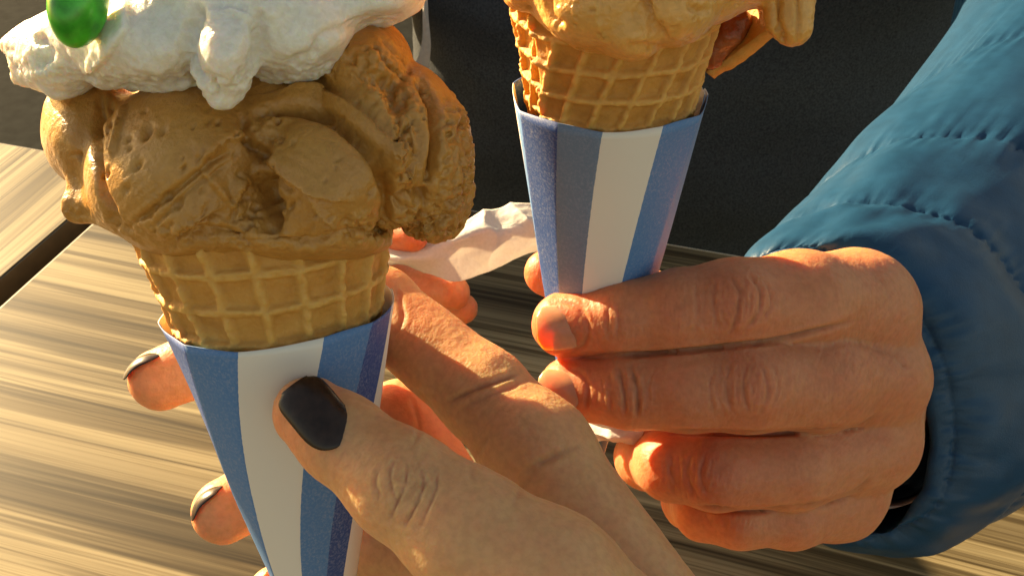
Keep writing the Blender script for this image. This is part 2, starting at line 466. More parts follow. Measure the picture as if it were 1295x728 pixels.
# ------------------------------------------------------------------ floor and tables
def boxmesh(o, e1, e2, L, Wd, z0, z1):
    e1 = np.array([*e1, 0]); e2 = np.array([*e2, 0]); V = []
    for z in (z0, z1):
        for a, b in ((0, 0), (L, 0), (L, Wd), (0, Wd)):
            q = np.array([o[0], o[1], 0]) + e1 * a + e2 * b; q[2] = z; V.append(q)
    return np.array(V), [[3, 2, 1, 0], [4, 5, 6, 7], [0, 1, 5, 4], [1, 2, 6, 5], [2, 3, 7, 6], [3, 0, 4, 7]]
fl = mk('floor', np.array([[-6, -4, 0], [6, -4, 0], [6, 8, 0], [-6, 8, 0]]), [[0, 1, 2, 3]], FLOOR, None, False)
fl['kind'] = 'structure'

pa, pb = ground(0, 387), ground(105, 287)
qa, qb = ground(590, 264), ground(930, 322)
e1 = (qb - qa)[:2]; e1 /= np.linalg.norm(e1)
e2 = np.array([e1[1], -e1[0]])                     # towards the camera
rel = pa[:2] - qa[:2]
corner = qa[:2] + e1 * (rel @ e1)
rotA = math.atan2(e1[1], e1[0])
WOOD_A = wood_mat('laminate_wood', rotA)
WOOD_B = wood_mat('laminate_wood_crosswise', rotA + math.pi / 2)
def bevel(o, w):
    md = o.modifiers.new('bevel', 'BEVEL'); md.width = w; md.segments = 2; md.limit_method = 'ANGLE'
def table(name, label, o, L, Wd, wood, edge, z=TZ):
    c = np.array(o) + e1 * L / 2 + e2 * Wd / 2
    t = thing(name, label, 'table', (c[0], c[1], 0))
    b = 0.0016
    V, Q = boxmesh(np.array(o) + e1 * b + e2 * b, e1, e2, L - 2 * b, Wd - 2 * b, z - 0.026, z)
    mk('tabletop', V, Q, wood, t, False)
    for k, (s, l_, w_) in enumerate(((o, L, b), (np.array(o) + e2 * (Wd - b), L, b), (np.array(o) + e2 * b, b, Wd - 2 * b), (np.array(o) + e2 * b + e1 * (L - b), b, Wd - 2 * b))):
        V, Q = boxmesh(s, e1, e2, l_, w_, z - 0.0265, z - 0.0006)
        mk('edge_band', V, Q, edge, t, False)
    ang = np.linspace(0, 2 * np.pi, 24, endpoint=False)
    def cyl(nm, r, z0, z1):
        V = [[c[0] + r * math.cos(a), c[1] + r * math.sin(a), zz] for zz in (z0, z1) for a in ang]
        Q = [[i, (i + 1) % 24, 24 + (i + 1) % 24, 24 + i] for i in range(24)] + [list(range(23, -1, -1)), list(range(24, 48))]
        mk(nm, V, Q, METAL, t, False)
    cyl('pedestal', 0.035, 0.012, z - 0.027); cyl('base_plate', 0.24, 0, 0.0118)
    return t
table('cafe_table', 'wood grain cafe table under the two held cones', corner, 1.1, 0.75, WOOD_A, EDGE)
o2 = corner - e1 * 0.617
gf = ground(0, 180)[:2]
o2 = o2 + e2 * ((gf - o2) @ e2)
table('cafe_table', 'second wooden table standing past the gap at the pale table edge', o2, 0.60, 0.75, WOOD_B, EDGE_D)

# ------------------------------------------------------------------ cones
def frame_of(rim, apex):
    ax = rim - apex; L = np.linalg.norm(ax); ax = ax / L
    tov = -rim / np.linalg.norm(rim)              # towards the viewer, view axes
    z = tov - ax * (tov @ ax); z /= np.linalg.norm(z)
    x = np.cross(ax, z)
    return ax, x, z, L
def facet(a, E):
    a = math.degrees(a); E = sorted(E); a = (a - E[0]) % 360 + E[0]
    for p_, q_ in zip(E, E[1:] + [E[0] + 360]):
        if p_ <= a <= q_:
            if q_ - p_ > 80: return 1.0
            h_ = math.radians(q_ - p_) / 2; m_ = math.radians(p_ + q_) / 2
            return math.cos(h_) / math.cos(math.radians(a) - m_)
    return 1.0
def paper_sleeve(parent, rim, apex, r, twist, mat, seam, lip=0.0, tilt_amp=0.0, creases=()):
    ax, x, z, L = frame_of(rim, apex)
    nu, nv = 220, 60
    V, A = [], []
    for layer in (0, 1):
        for j in range(nv + 1):
            t = j / nv * 0.985
            for i in range(nu + 1):
                ph = seam + (i / nu) * (2 * math.pi + 0.35)
                rr = (r * (1 - t)) + 0.0006 * i / nu - 0.00025 * layer
                rr += r * (1 - t) * 0.65 * (facet(ph + twist * t, creases) - 1)
                rr += r * (1 - t) * (0.006 * math.sin(2.3 * ph + 5 * t + r * 900) * math.sin(3 * t + 1) + 0.005 * math.sin(7.1 * ph - 9 * t))
                up = 0.0004 * math.sin(5 * ph + r * 700) + tilt_amp * math.cos(ph - 0.5) * (1 - t) if j == 0 else 0
                V.append(apex + ax * (L * (1 - t) + up) + x * (rr * math.sin(ph)) + z * (rr * math.cos(ph)))
                deg = math.degrees(ph + twist * t)
                A.append(((deg + 180) % 360) / 360 if True else 0)
    n1 = (nu + 1) * (nv + 1); Q = []
    for j in range(nv):
        for i in range(nu):
            a = j * (nu + 1) + i
            Q.append([a, a + nu + 1, a + nu + 2, a + 1]); Q.append([n1 + a, n1 + a + 1, n1 + a + nu + 2, n1 + a + nu + 1])
    for i in range(nu): Q.append([i, i + 1, n1 + i + 1, n1 + i])
    for j in range(nv):
        a = j * (nu + 1); Q.append([a, n1 + a, n1 + a + nu + 1, a + nu + 1])
        a = j * (nu + 1) + nu; Q.append([a, a + nu + 1, n1 + a + nu + 1, n1 + a])
    return mk('paper_sleeve', W(np.array(V)), np.array(Q), mat, parent, True, {'turn': np.array(A)})
def waffle_cone(parent, rim, apex, r, ext, skew, seam, nper, hsp, step=0.0018, ph0=0.0, flare=0.0):
    ax, x, z, L = frame_of(rim, apex)
    nu, nv = 420, 130
    h = np.linspace(-0.012, ext, nv + 1)                   # height above the paper's rim
    ph = np.linspace(0, 2 * math.pi, nu + 1)
    Hh, P = np.meshgrid(h, ph, indexing='ij')
    rr = r * (1 + Hh / L) - 0.0019 + step * P / (2 * math.pi) - max(step, 0) + flare * np.clip(Hh / ext, 0, 1) ** 2
    a = (P * nper / (2 * math.pi) + skew * Hh / hsp + ph0)
    b = Hh / hsp - 0.35 * skew * np.sin(P) * 0.4 + 0.1
    pts = np.stack([P.ravel() * 3, Hh.ravel() * 260, np.zeros(P.size)], 1)
    a = a + 0.05 * perlin(pts * 1.0).reshape(P.shape); b = b + 0.05 * perlin(pts * 1.0 + 31).reshape(P.shape)
    da = np.abs(a - np.round(a)); db = np.abs(b - np.round(b))
    rib = np.maximum(np.exp(-(da / 0.125) ** 4), np.exp(-(db / 0.135) ** 4))
    cell = np.exp(-((da - 0.5) ** 2 + (db - 0.5) ** 2) / 0.1)
    jit = fbm(np.stack([P.ravel() * 9, Hh.ravel() * 400, np.ones(P.size)], 1), 1.0, 3).reshape(P.shape)
    rr = rr + 0.00135 * rib * (1 + 0.3 * jit) - 0.0003 * cell + 0.00018 * jit
    ang = P + seam
    def pos(R_): return apex + ax * (L + Hh)[..., None] + x * (R_ * np.sin(ang))[..., None] + z * (R_ * np.cos(ang))[..., None]
    Vo = pos(rr).reshape(-1, 3); Vi = pos(rr * 0 + (r * (1 + Hh / L) - 0.0045 + step * P / (2 * math.pi) - max(step, 0) + flare * np.clip(Hh / ext, 0, 1) ** 2)).reshape(-1, 3)
    n1 = len(Vo); I = np.arange(n1).reshape(P.shape)
    q = np.stack([I[:-1, :-1], I[:-1, 1:], I[1:, 1:], I[1:, :-1]], -1).reshape(-1, 4)
    qi = q[:, ::-1] + n1
    top = np.stack([I[-1, :-1], I[-1, 1:], I[-1, 1:] + n1, I[-1, :-1] + n1], -1)
    e0 = np.stack([I[:-1, 0], I[1:, 0], I[1:, 0] + n1, I[:-1, 0] + n1], -1)
    e1_ = np.stack([I[:-1, -1], I[:-1, -1] + n1, I[1:, -1] + n1, I[1:, -1]], -1)
    Q = np.concatenate([q, qi, top, e0, e1_])
    ribv = np.concatenate([(rib * (0.75 + 0.5 * jit)).ravel(), np.zeros(n1)])
    return mk('waffle_cone', W(np.vstack([Vo, Vi])), Q, WAFFLE, parent, True, {'rib': np.clip(ribv, 0, 1)})

DB, LB, WH = (0.004, 0.062, 0.26), (0.050, 0.19, 0.43), (0.76, 0.70, 0.64)
def dg(a): return ((a + 180) % 360) / 360
# the brown cone
rimL, apexL, rL = K(352, 389, 0.215), K(424, 905, 0.251), 0.0254
baseL = W(apexL)
coneL = thing('ice_cream_cone', 'coffee brown ice cream cone topped with whipped cream and a green candy', 'ice cream', tuple(baseL))
PAPL = paper_mat('striped_paper', [(0, DB), (dg(-130), WH), (dg(-95), DB), (dg(-48), LB), (dg(-21), WH), (dg(17), LB), (dg(46), DB), (dg(69), WH), (dg(110), LB), (dg(140), DB)])
paper_sleeve(coneL, rimL, apexL, rL * 1.045, math.radians(60), PAPL, math.radians(74), creases=(-95, -48, -21, 17, 46, 74))
waffle_cone(coneL, rimL, apexL, rL, 0.024, 0.06, math.radians(150), 19, 0.0084, 0.0012, 0.2, 0.0004)
# the peach cone
rimR, apexR, rR = K(769, 119, 0.228), K(738, 655, 0.304), 0.0232
coneR = thing('ice_cream_cone', 'peach orange ice cream cone held by the hand from the blue sleeve', 'ice cream', tuple(W(apexR)))
PAPR = paper_mat('striped_paper_pale', [(0, DB), (dg(-100), WH), (dg(-72), LB), (dg(-58), DB), (dg(-27), (0.13, 0.21, 0.33)), (dg(-2), WH), (dg(31), LB), (dg(62), (0.09, 0.20, 0.40)), (dg(95), WH), (dg(130), DB)])
paper_sleeve(coneR, rimR, apexR, rR * 1.035, math.radians(34), PAPR, math.radians(84), tilt_amp=0.0, creases=(-100, -58, -27, -2, 31, 62, 95))
waffle_cone(coneR, rimR, apexR, rR, 0.024, -0.34, math.radians(-44), 20, 0.0068, -0.0022, 0.1, 0.0004)

# ------------------------------------------------------------------ ice cream
def px(r, d): return r * d / F
def field_from(prims, h, pad=0.006):
    pts = []
    for q in prims:
        if q[0] == 'e':
            _, x, y, d, rx, ry, rz, rot, k = q
            c = K(x, y, d); m = max(px(rx, d), px(ry, d), rz * 0.001); pts += [c - m, c + m]
        else:
            _, a, ra, b, rb, k = q
            for p_, r_ in ((a, ra), (b, rb)):
                c = K(*p_); m = px(r_, p_[2]); pts += [c - m, c + m]
    pts = np.array(pts)
    return Field(pts.min(0) - pad, pts.max(0) + pad, h)
def add(Fd, prims, D=None):
    for q in prims:
        if q[0] == 'e':
            _, x, y, d, rx, ry, rz, rot, k = q
            Fd.ellipsoid(K(x, y, d), np.array([px(rx, d), px(ry, d), rz * 0.001]), math.radians(rot), k * 0.001, D)
        else:
            _, a, ra, b, rb, k = q
            Fd.capsule(K(*a), K(*b), px(ra, a[2]), px(rb, b[2]), k * 0.001, D)
def blob(prims, h=0.00095, it=1):
    f = field_from(prims, h); add(f, prims)
    V, Q = f.mesh()
    V, Q = subdiv(W(V), Q, 1)
    return Sculpt(V, Q)

coffee = [
    ('e', 330, 190, .212, 190, 125, 34, 0, 0),
    ('e', 345, 298, .203, 152, 34, 27, -3, 6),
    ('e', 222, 205, .193, 122, 100, 23, 25, 2),
    ('e', 238, 268, .191, 78, 56, 19, 10, 4),
    ('e', 96, 168, .205, 44, 64, 18, 8, 3),
    ('e', 130, 160, .203, 40, 70, 14, 5, 4),
    ('c', (125, 140, .197), 26, (100, 262, .196), 15, 3),
    ('c', (100, 262, .196), 17, (150, 262, .192), 24, 3),
    ('e', 412, 222, .184, 84, 74, 15, -25, 0.6),
    ('e', 395, 275, .189, 70, 42, 15, -10, 3),
    ('e', 470, 190, .195, 75, 100, 20, 20, 0.8),
    ('e', 528, 180, .203, 62, 100, 24, 12, 1.2),
    ('e', 548, 250, .206, 44, 52, 17, 0, 2),
    ('e', 455, 85, .206, 66, 66, 26, 20, 1.5),
    ('e', 335, 125, .203, 48, 50, 16, 0, 2),
]
s = blob(coffee, 0.0008)
n3 = s.V * 1000
s.push(0.5 * fbm(n3, 1 / 16.0, 2))
s.refresh()
# spatula folds and cracks
cr = [
 ([(303, 140), (318, 180), (338, 205), (335, 240), (350, 290)], 7, -3.5, 0, 5),
 ([(325, 215), (345, 260), (340, 300)], 9, -2.5, 0, 6),
 ([(128, 118), (122, 175), (126, 235), (150, 285)], 5, -2.2, 0, 1),
 ([(300, 185), (255, 215), (195, 262), (165, 285)], 4, -1.0, 0, 1),
 ([(292, 205), (240, 240), (190, 290)], 3, -0.7, 0, 1),
 ([(330, 168), (290, 180), (250, 205)], 16, 1.2, 1, 2),
 ([(250, 212), (272, 238), (292, 262), (300, 240), (318, 225)], 14, 1.1, -1, 3),
 ([(210, 300), (255, 282), (285, 262)], 12, -1.6, 1, 5),
 ([(205, 312), (240, 305), (285, 292), (310, 300)], 6, -1.4, 0, 5),
 ([(140, 125), (138, 165), (136, 195)], 6, -1.1, 0, 1),
 ([(160, 130), (150, 170), (140, 200)], 10, 1.0, 1, 1),
 ([(322, 145), (360, 138), (415, 150), (460, 185), (485, 225), (492, 262), (470, 298)], 6, -3.0, 0, 1),
 ([(345, 118), (400, 115), (450, 140), (490, 185), (505, 220)], 22, 1.5, 1, 1),
 ([(335, 200), (370, 228), (400, 245), (440, 255)], 16, 1.3, -1, 1),
 ([(338, 205), (360, 238), (370, 240)], 3, -1.0, 0, 1),
 ([(390, 240), (405, 268), (428, 290)], 9, 1.4, -1, 2),
 ([(528, 95), (550, 140), (552, 190), (540, 235)], 6, -3.4, 0, 1),
 ([(430, 70), (470, 95), (500, 130), (510, 150)], 9, -1.4, 0, 8),
 ([(450, 95), (490, 150), (500, 200), (515, 235)], 12, 1.2, 1, 7),
 ([(470, 55), (500, 90), (515, 105)], 3, -0.8, 0, 1),
 ([(480, 45), (512, 78), (520, 95)], 3, -0.8, 0, 1),
 ([(500, 265), (515, 245), (540, 250)], 6, -2.0, 0, 5),
 ([(330, 300), (380, 305), (430, 298), (480, 280)], 5, -1.2, 0, 5),
 ([(185, 318), (225, 330), (280, 322)], 4, -0.8, 0, 3),
]
for poly, w, a, sd, wob in cr: s.stroke(poly, w, a * (0.9 if a < -2.3 and w >= 7 else 1.4), sd, wob)
s.refresh()
por = np.clip(s.mask(582, 215, 34, 120) + s.mask(548, 280, 58, 36) + s.mask(512, 190, 17, 60) + 0.9 * s.mask(445, 78, 55, 26) + 0.8 * s.mask(492, 105, 36, 36) + 0.8 * s.mask(525, 125, 20, 30)
              + 0.7 * s.mask(312, 265, 24, 60) + 0.7 * s.mask(465, 287, 38, 24) + 0.5 * s.mask(270, 292, 60, 22) + 0.5 * s.mask(335, 180, 22, 60), 0, 1)
por = por * np.clip(0.75 + 0.9 * fbm(s.V * 1000, 1 / 9.0, 2), 0, 1)
n3 = s.V * 1000
rough = np.abs(fbm(n3, 1 / 3.2, 3)) 
s.push(por * (0.55 - 3.0 * np.clip(fbm(n3, 1 / 1.9, 2), -0.25, 1) + 1.1 * fbm(n3, 1 / 4.5, 2)) + (1 - por) * (0.13 * fbm(n3 * np.array([1, 1, 1]), 1 / 4.0, 2)))
pit = np.clip(perlin(n3 / 2.3) - 0.46, 0, 1) * np.clip(perlin(n3 / 11.0 + 9) + 0.1, 0, 1)
s.push(-4.5 * pit)
s.refresh()
mA = s.mask(215, 205, 115, 105) * s.face * (1 - por); uA = -0.78 * s.x + 0.62 * s.y; vA = 0.62 * s.x + 0.78 * s.y
s.push(mA * (0.12 * perlin(np.stack([uA / 70, vA / 7.0, 0 * uA], 1)) + 0.05 * perlin(np.stack([uA / 40, vA / 3.2, 0 * uA + 5], 1))))
mB = s.mask(412, 222, 84, 74) * s.face * (1 - por); uB = 0.85 * s.x + 0.5 * s.y; vB = -0.5 * s.x + 0.85 * s.y
s.push(mB * (0.16 * perlin(np.stack([uB / 60, vB / 8.0, 0 * uB], 1)) + 0.08 * perlin(np.stack([uB / 40, vB / 3.2, 0 * uB + 5], 1))))
s.refresh()
prng = random.Random(5)
spots = [(187, 165, 5, 1.7), (184, 172, 4, 1.3), (172, 210, 5, 1.8), (256, 190, 4, 1.2), (250, 202, 4, 1.4), (355, 175, 4, 1.7), (225, 260, 5, 1.6), (215, 248, 4, 1.2), (372, 178, 3, 1.0), (160, 240, 4, 1.0), (212, 290, 5, 1.5), (150, 150, 6, 1.2), (470, 245, 4, 1.3), (430, 200, 3, 0.8), (365, 262, 4, 1.6), (350, 250, 4, 1.3)]
spots += [(prng.uniform(130, 490), prng.uniform(130, 300), prng.uniform(2.2, 3.6), prng.uniform(0.5, 1.2)) for _ in range(70)]
for x_, y_, r_, a_ in spots:
    near = (np.abs(s.x - x_) < 20) & (np.abs(s.y - y_) < 20)
    e_ = np.exp(-(((s.x[near] - x_) + 0.4 * (s.y[near] - y_)) / r_) ** 2 - ((s.y[near] - y_) / (r_ * 1.5)) ** 2) * s.face[near]
    s.V[near] -= s.N[near] * (e_ * a_ * 0.0007)[:, None]
band = np.clip(1 - np.abs(s.y - 308 + 0.0006 * (s.x - 340) ** 2) / 26, 0, 1) * s.face
s.push(band * (0.9 * fbm(s.V * 1000, 1 / 5.0, 3) + 0.5 * fbm(s.V * 1000 + 70, 1 / 2.0, 2)))
mk('scoop', s.V, s.Q, COFFEE, coneL, True, {'porous': por})

cream = [
    ('e', 300, 5, .187, 135, 78, 26, 0, 0), ('e', 170, 48, .185, 105, 62, 22, -12, 5), ('e', 75, 70, .192, 58, 48, 16, 0, 4),
    ('c', (70, 55, .19), 32, (8, 58, .19), 9, 4), ('c', (60, 80, .19), 26, (22, 98, .19), 8, 3), ('c', (90, 90, .187), 26, (72, 118, .187), 9, 3),
    ('c', (150, 30, .175), 22, (195, 70, .17), 20, 4), ('e', 283, 58, .170, 46, 58, 12, 0, 1.5), ('c', (283, 90, .168), 26, (284, 120, .170), 13, 2.5),
    ('e', 375, 38, .185, 75, 62, 20, 25, 4), ('c', (360, 60, .182), 40, (395, 70, .183), 18, 3), ('e', 455, 0, .190, 80, 34, 18, 12, 4),
    ('c', (480, 5, .19), 22, (520, -2, .192), 10, 3), ('e', 260, -70, .19, 150, 60, 28, 0, 6), ('c', (225, 95, .178), 20, (190, 98, .18), 14, 3),
    ('c', (150, 90, .18), 22, (130, 104, .182), 10, 3)]
s = blob(cream, 0.0008)
n3 = s.V * 1000
s.push(1.1 * fbm(n3, 1 / 15.0, 2) + 1.1 * (0.3 - np.abs(perlin(n3 / 12.0 + 3))) + 0.25 * (0.3 - np.abs(perlin(n3 / 4.5 + 60)))); s.refresh()
for poly, w, a, sd, wob in [([(255, 5), (238, 50), (240, 85), (262, 108)], 8, -2.2, 0, 4), ([(325, 10), (330, 55), (318, 90)], 8, -2.0, 0, 4),
        ([(160, 5), (158, 40), (130, 75), (105, 95)], 14, 1.8, 1, 4), ([(45, 40), (60, 70), (45, 90)], 7, -1.6, 0, 3), ([(340, 95), (390, 72), (412, 45), (450, 33), (510, 22)], 8, -1.2, 0, 5),
        ([(260, 20), (300, 15), (322, 25)], 9, 1.2, 1, 4), ([(268, 100), (275, 118), (270, 128)], 4, -1.2, 0, 2), ([(150, 108), (190, 104), (240, 108)], 6, -1.0, 0, 6)]:
    s.stroke(poly, w, a, sd, wob)
s.refresh(); n3 = s.V * 1000
edge = np.clip(1 - np.abs(s.y - (108 - 0.10 * np.abs(s.x - 250))) / 35, 0, 1)
s.push(0.10 * fbm(n3, 1 / 2.2, 3) + 0.2 * np.clip(perlin(n3 / 3.5 + 5), 0, 1) ** 2 + edge * 0.7 * fbm(n3 + 7, 1 / 2.0, 2))
mk('whipped_cream', s.V, s.Q, CREAM, coneL, True, {'porous': np.full(len(s.V), 0.08)})

def ellipsoid_mesh(name, c, r, rotz, mat, parent, n=40):
    V = []; 
    for i in range(n + 1):
        th = math.pi * i / n
        for j in range(2 * n):
            f = math.pi * j / n
            V.append((math.sin(th) * math.cos(f), math.cos(th), math.sin(th) * math.sin(f)))
    V = np.array(V) * r; ca, sa = math.cos(rotz), math.sin(rotz)
    V = np.stack([V[:, 0] * ca - V[:, 1] * sa, V[:, 0] * sa + V[:, 1] * ca, V[:, 2]], 1) + c
    Q = np.array([[i * 2 * n + j, i * 2 * n + (j + 1) % (2 * n), (i + 1) * 2 * n + (j + 1) % (2 * n), (i + 1) * 2 * n + j] for i in range(n) for j in range(2 * n)])
    return mk(name, W(V), Q[:, ::-1], mat, parent)
ellipsoid_mesh('candy', K(99, 4, .160), np.array([px(34, .160), px(57, .160), 0.0056]), math.radians(-10), CANDY, coneL)

peach = [
    ('e', 775, -30, .236, 112, 92, 25, 0, 0), ('e', 668, -14, .238, 36, 30, 12, 10, 2), ('e', 760, 0, .226, 76, 62, 15, 10, 1.5),
    ('e', 800, 40, .224, 44, 36, 12, 0, 2), ('e', 850, 2, .224, 58, 58, 15, -25, 0.8), ('e', 900, -20, .235, 50, 50, 18, 0, 2),
    ('e', 800, -130, .235, 150, 95, 32, 0, 5), ('e', 945, -40, .236, 70, 50, 16, 0, 3), ('c', (1000, -40, .232), 38, (1003, 36, .230), 25, 3), ('c', (985, -20, .230), 20, (982, 30, .229), 15, 1),
    ('c', (700, 10, .23), 22, (745, 40, .228), 22, 3)]
def nearer(prims, f):
    return [(q[0], q[1], q[2], q[3] * f, *q[4:]) if q[0] == 'e' else (q[0], (*q[1][:2], q[1][2] * f), q[2], (*q[3][:2], q[3][2] * f), q[4], q[5]) for q in prims]
peach = nearer(peach, 0.85)
s = blob(peach)
n3 = s.V * 1000
s.push(0.5 * fbm(n3, 1 / 14.0, 2)); s.refresh()
for poly, w, a, sd, wob in [([(815, -5), (825, 30), (845, 50)], 5, -1.6, 0, 1), ([(692, -5), (695, 20), (712, 35)], 5, -1.4, 0, 1), ([(985, -10), (985, 25), (990, 55)], 4, -1.6, 0, 1),
        ([(1008, -10), (1010, 25), (1008, 55)], 3, -1.0, 0, 1), ([(755, 0), (758, 30), (770, 55)], 10, 0.8, 1, 1), ([(870, 5), (885, 15), (900, 12)], 5, -1.2, 0, 2), ([(790, 65), (812, 60), (840, 62)], 5, -0.9, 0, 3)]:
    s.stroke(poly, w, a, sd, wob)
s.refresh(); n3 = s.V * 1000
s.push(0.22 * fbm(n3, 1 / 2.6, 3) - 4.5 * np.clip(perlin(n3 / 2.2) - 0.5, 0, 1))
mk('scoop', s.V, s.Q, PEACH, coneR, True, {'porous': np.full(len(s.V), 0.3)})
jam = [('e', 902, 60, .258, 20, 26, 5, -30, 0), ('e', 922, 38, .254, 22, 20, 5, 0, 4), ('c', (900, 76, .257), 9, (940, 25, .250), 10, 4)]
s = blob(nearer(jam, 0.87), 0.0008); s.push(0.6 * fbm(s.V * 1000, 1 / 4.0, 2))
mk('fruit_sauce', s.V, s.Q, JAM, coneR, True, {'porous': np.full(len(s.V), 0.1)})
# loose lip of the rolled waffle
def sheet(grid, thick, nu, nv, name, mat, parent, disp=None, attrs=None):
    """A solid sheet through a small grid of view-space points (bicubic-ish)."""
    G = np.array(grid)
    def spl(P, t):
        n = len(P); Q = np.concatenate([[2 * P[0] - P[1]], P, [2 * P[-1] - P[-2]]])
        i = np.minimum((t * (n - 1)).astype(int), n - 2); f = (t * (n - 1) - i)
        f = f.reshape(f.shape + (1,) * (P.ndim - 1))
        a, b, c, d = Q[i], Q[i + 1], Q[i + 2], Q[i + 3]
        return 0.5 * (2 * b + (c - a) * f + (2 * a - 5 * b + 4 * c - d) * f * f + (3 * b - a - 3 * c + d) * f ** 3)
    R_ = spl(G, np.linspace(0, 1, nv + 1))
    S_ = spl(np.swapaxes(R_, 0, 1), np.linspace(0, 1, nu + 1)); S_ = np.swapaxes(S_, 0, 1)
    V = W(S_.reshape(-1, 3)); I = np.arange(len(V)).reshape(nv + 1, nu + 1)
    q = np.stack([I[:-1, :-1], I[1:, :-1], I[1:, 1:], I[:-1, 1:]], -1).reshape(-1, 4)
    N = normals(V, q)
    if disp is not None: V = V + N * disp(V, I)[:, None]; N = normals(V, q)
    V2 = V - N * thick; n = len(V)
    Q = [q, q[:, ::-1] + n]
    for e, fl_ in ((I[0], 0), (I[-1], 1), (I[:, 0], 1), (I[:, -1], 0)):
        b = np.stack([e[:-1], e[1:], e[1:] + n, e[:-1] + n], -1); Q.append(b[:, ::-1] if fl_ else b)
    at = {k: np.full(2 * n, v) for k, v in (attrs or {}).items()}
    return mk(name, np.vstack([V, V2]), np.concatenate(Q), mat, parent, True, at)
sheet([[K(880, -30, .227), K(930, -40, .221), K(975, -45, .210)], [K(884, 20, .227), K(930, 5, .222), K(975, -10, .211)], [K(888, 62, .227), K(932, 40, .222), K(974, 15, .211)], [K(893, 92, .224), K(932, 66, .219), K(970, 36, .210)]],
      0.0032, 50, 50, 'waffle_lip', WAFFLE, coneR, lambda V, I: 0.0003 * fbm(V * 1000, 1 / 4.0, 2), {'rib': 0.3})

# ------------------------------------------------------------------ hands
def hand(name, chains, palm, mat, parent, finger_k=0.4, palm_k=6.0, h=0.00105, web=None):
    prims = palm + [('c', (a[0], a[1], a[2]), a[3], (b[0], b[1], b[2]), b[3], 3) for ch in chains for a, b in zip(ch[:-1], ch[1:])]
    f = field_from(prims, h, 0.008)
    add(f, palm)
    fing = np.full(f.n, 0.06, np.float32)
    for ch in chains:
        one = np.full(f.n, 0.06, np.float32)
        add(f, [('c', (a[0], a[1], a[2]), a[3], (b[0], b[1], b[2]), b[3], 3.5) for a, b in zip(ch[:-1], ch[1:])], one)
        fing = smin(fing, one, finger_k * 0.001)
    f.D = smin(f.D, fing, palm_k * 0.001)
    V, Q = f.mesh()
    V, Q = subdiv(W(V), Q, 1)
    V = relax(V, Q, 1, 0.5)
    return Sculpt(V, Q)
def finish(s, name, mat, parent, flush, creases, bumps=(), micro=()):
    s.refresh()
    dark = np.zeros(len(s.V))
    for px_, py_, r_, a in bumps:
        s.push(a * np.exp(-(np.hypot(s.x - px_, s.y - py_) / r_) ** 2) * s.face)
    s.refresh()
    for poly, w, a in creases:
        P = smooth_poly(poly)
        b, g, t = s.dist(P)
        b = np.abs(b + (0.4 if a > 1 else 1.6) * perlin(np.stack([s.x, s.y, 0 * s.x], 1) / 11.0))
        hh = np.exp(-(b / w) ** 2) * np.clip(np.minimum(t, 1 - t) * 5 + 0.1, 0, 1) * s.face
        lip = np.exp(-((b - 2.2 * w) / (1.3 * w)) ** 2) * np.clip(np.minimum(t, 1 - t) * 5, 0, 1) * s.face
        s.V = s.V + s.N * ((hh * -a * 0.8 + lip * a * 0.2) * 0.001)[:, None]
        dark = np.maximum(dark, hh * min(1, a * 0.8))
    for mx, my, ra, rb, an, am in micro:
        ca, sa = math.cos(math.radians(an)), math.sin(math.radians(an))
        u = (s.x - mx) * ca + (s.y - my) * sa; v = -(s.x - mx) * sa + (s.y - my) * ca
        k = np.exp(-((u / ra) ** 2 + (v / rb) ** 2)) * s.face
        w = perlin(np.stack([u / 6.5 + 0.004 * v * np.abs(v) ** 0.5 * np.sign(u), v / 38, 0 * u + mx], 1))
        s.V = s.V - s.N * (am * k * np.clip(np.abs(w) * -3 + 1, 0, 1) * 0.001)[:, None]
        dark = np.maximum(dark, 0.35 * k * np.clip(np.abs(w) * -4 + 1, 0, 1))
    n3 = s.V * 1000
    s.push(0.16 * fbm(n3, 1 / 7.0, 2) + 0.05 * fbm(n3, 1 / 1.6, 2))
    fl = np.zeros(len(s.V))
    for px_, py_, d_, r_, a in flush:
        c = W(K(px_, py_, d_)); fl = np.maximum(fl, a * np.exp(-((np.linalg.norm(s.V - c, axis=1)) / r_) ** 2))
    return mk(name, s.V, s.Q, mat, parent, True, {'flush': np.clip(fl, 0, 1), 'crease': dark * 0.55})
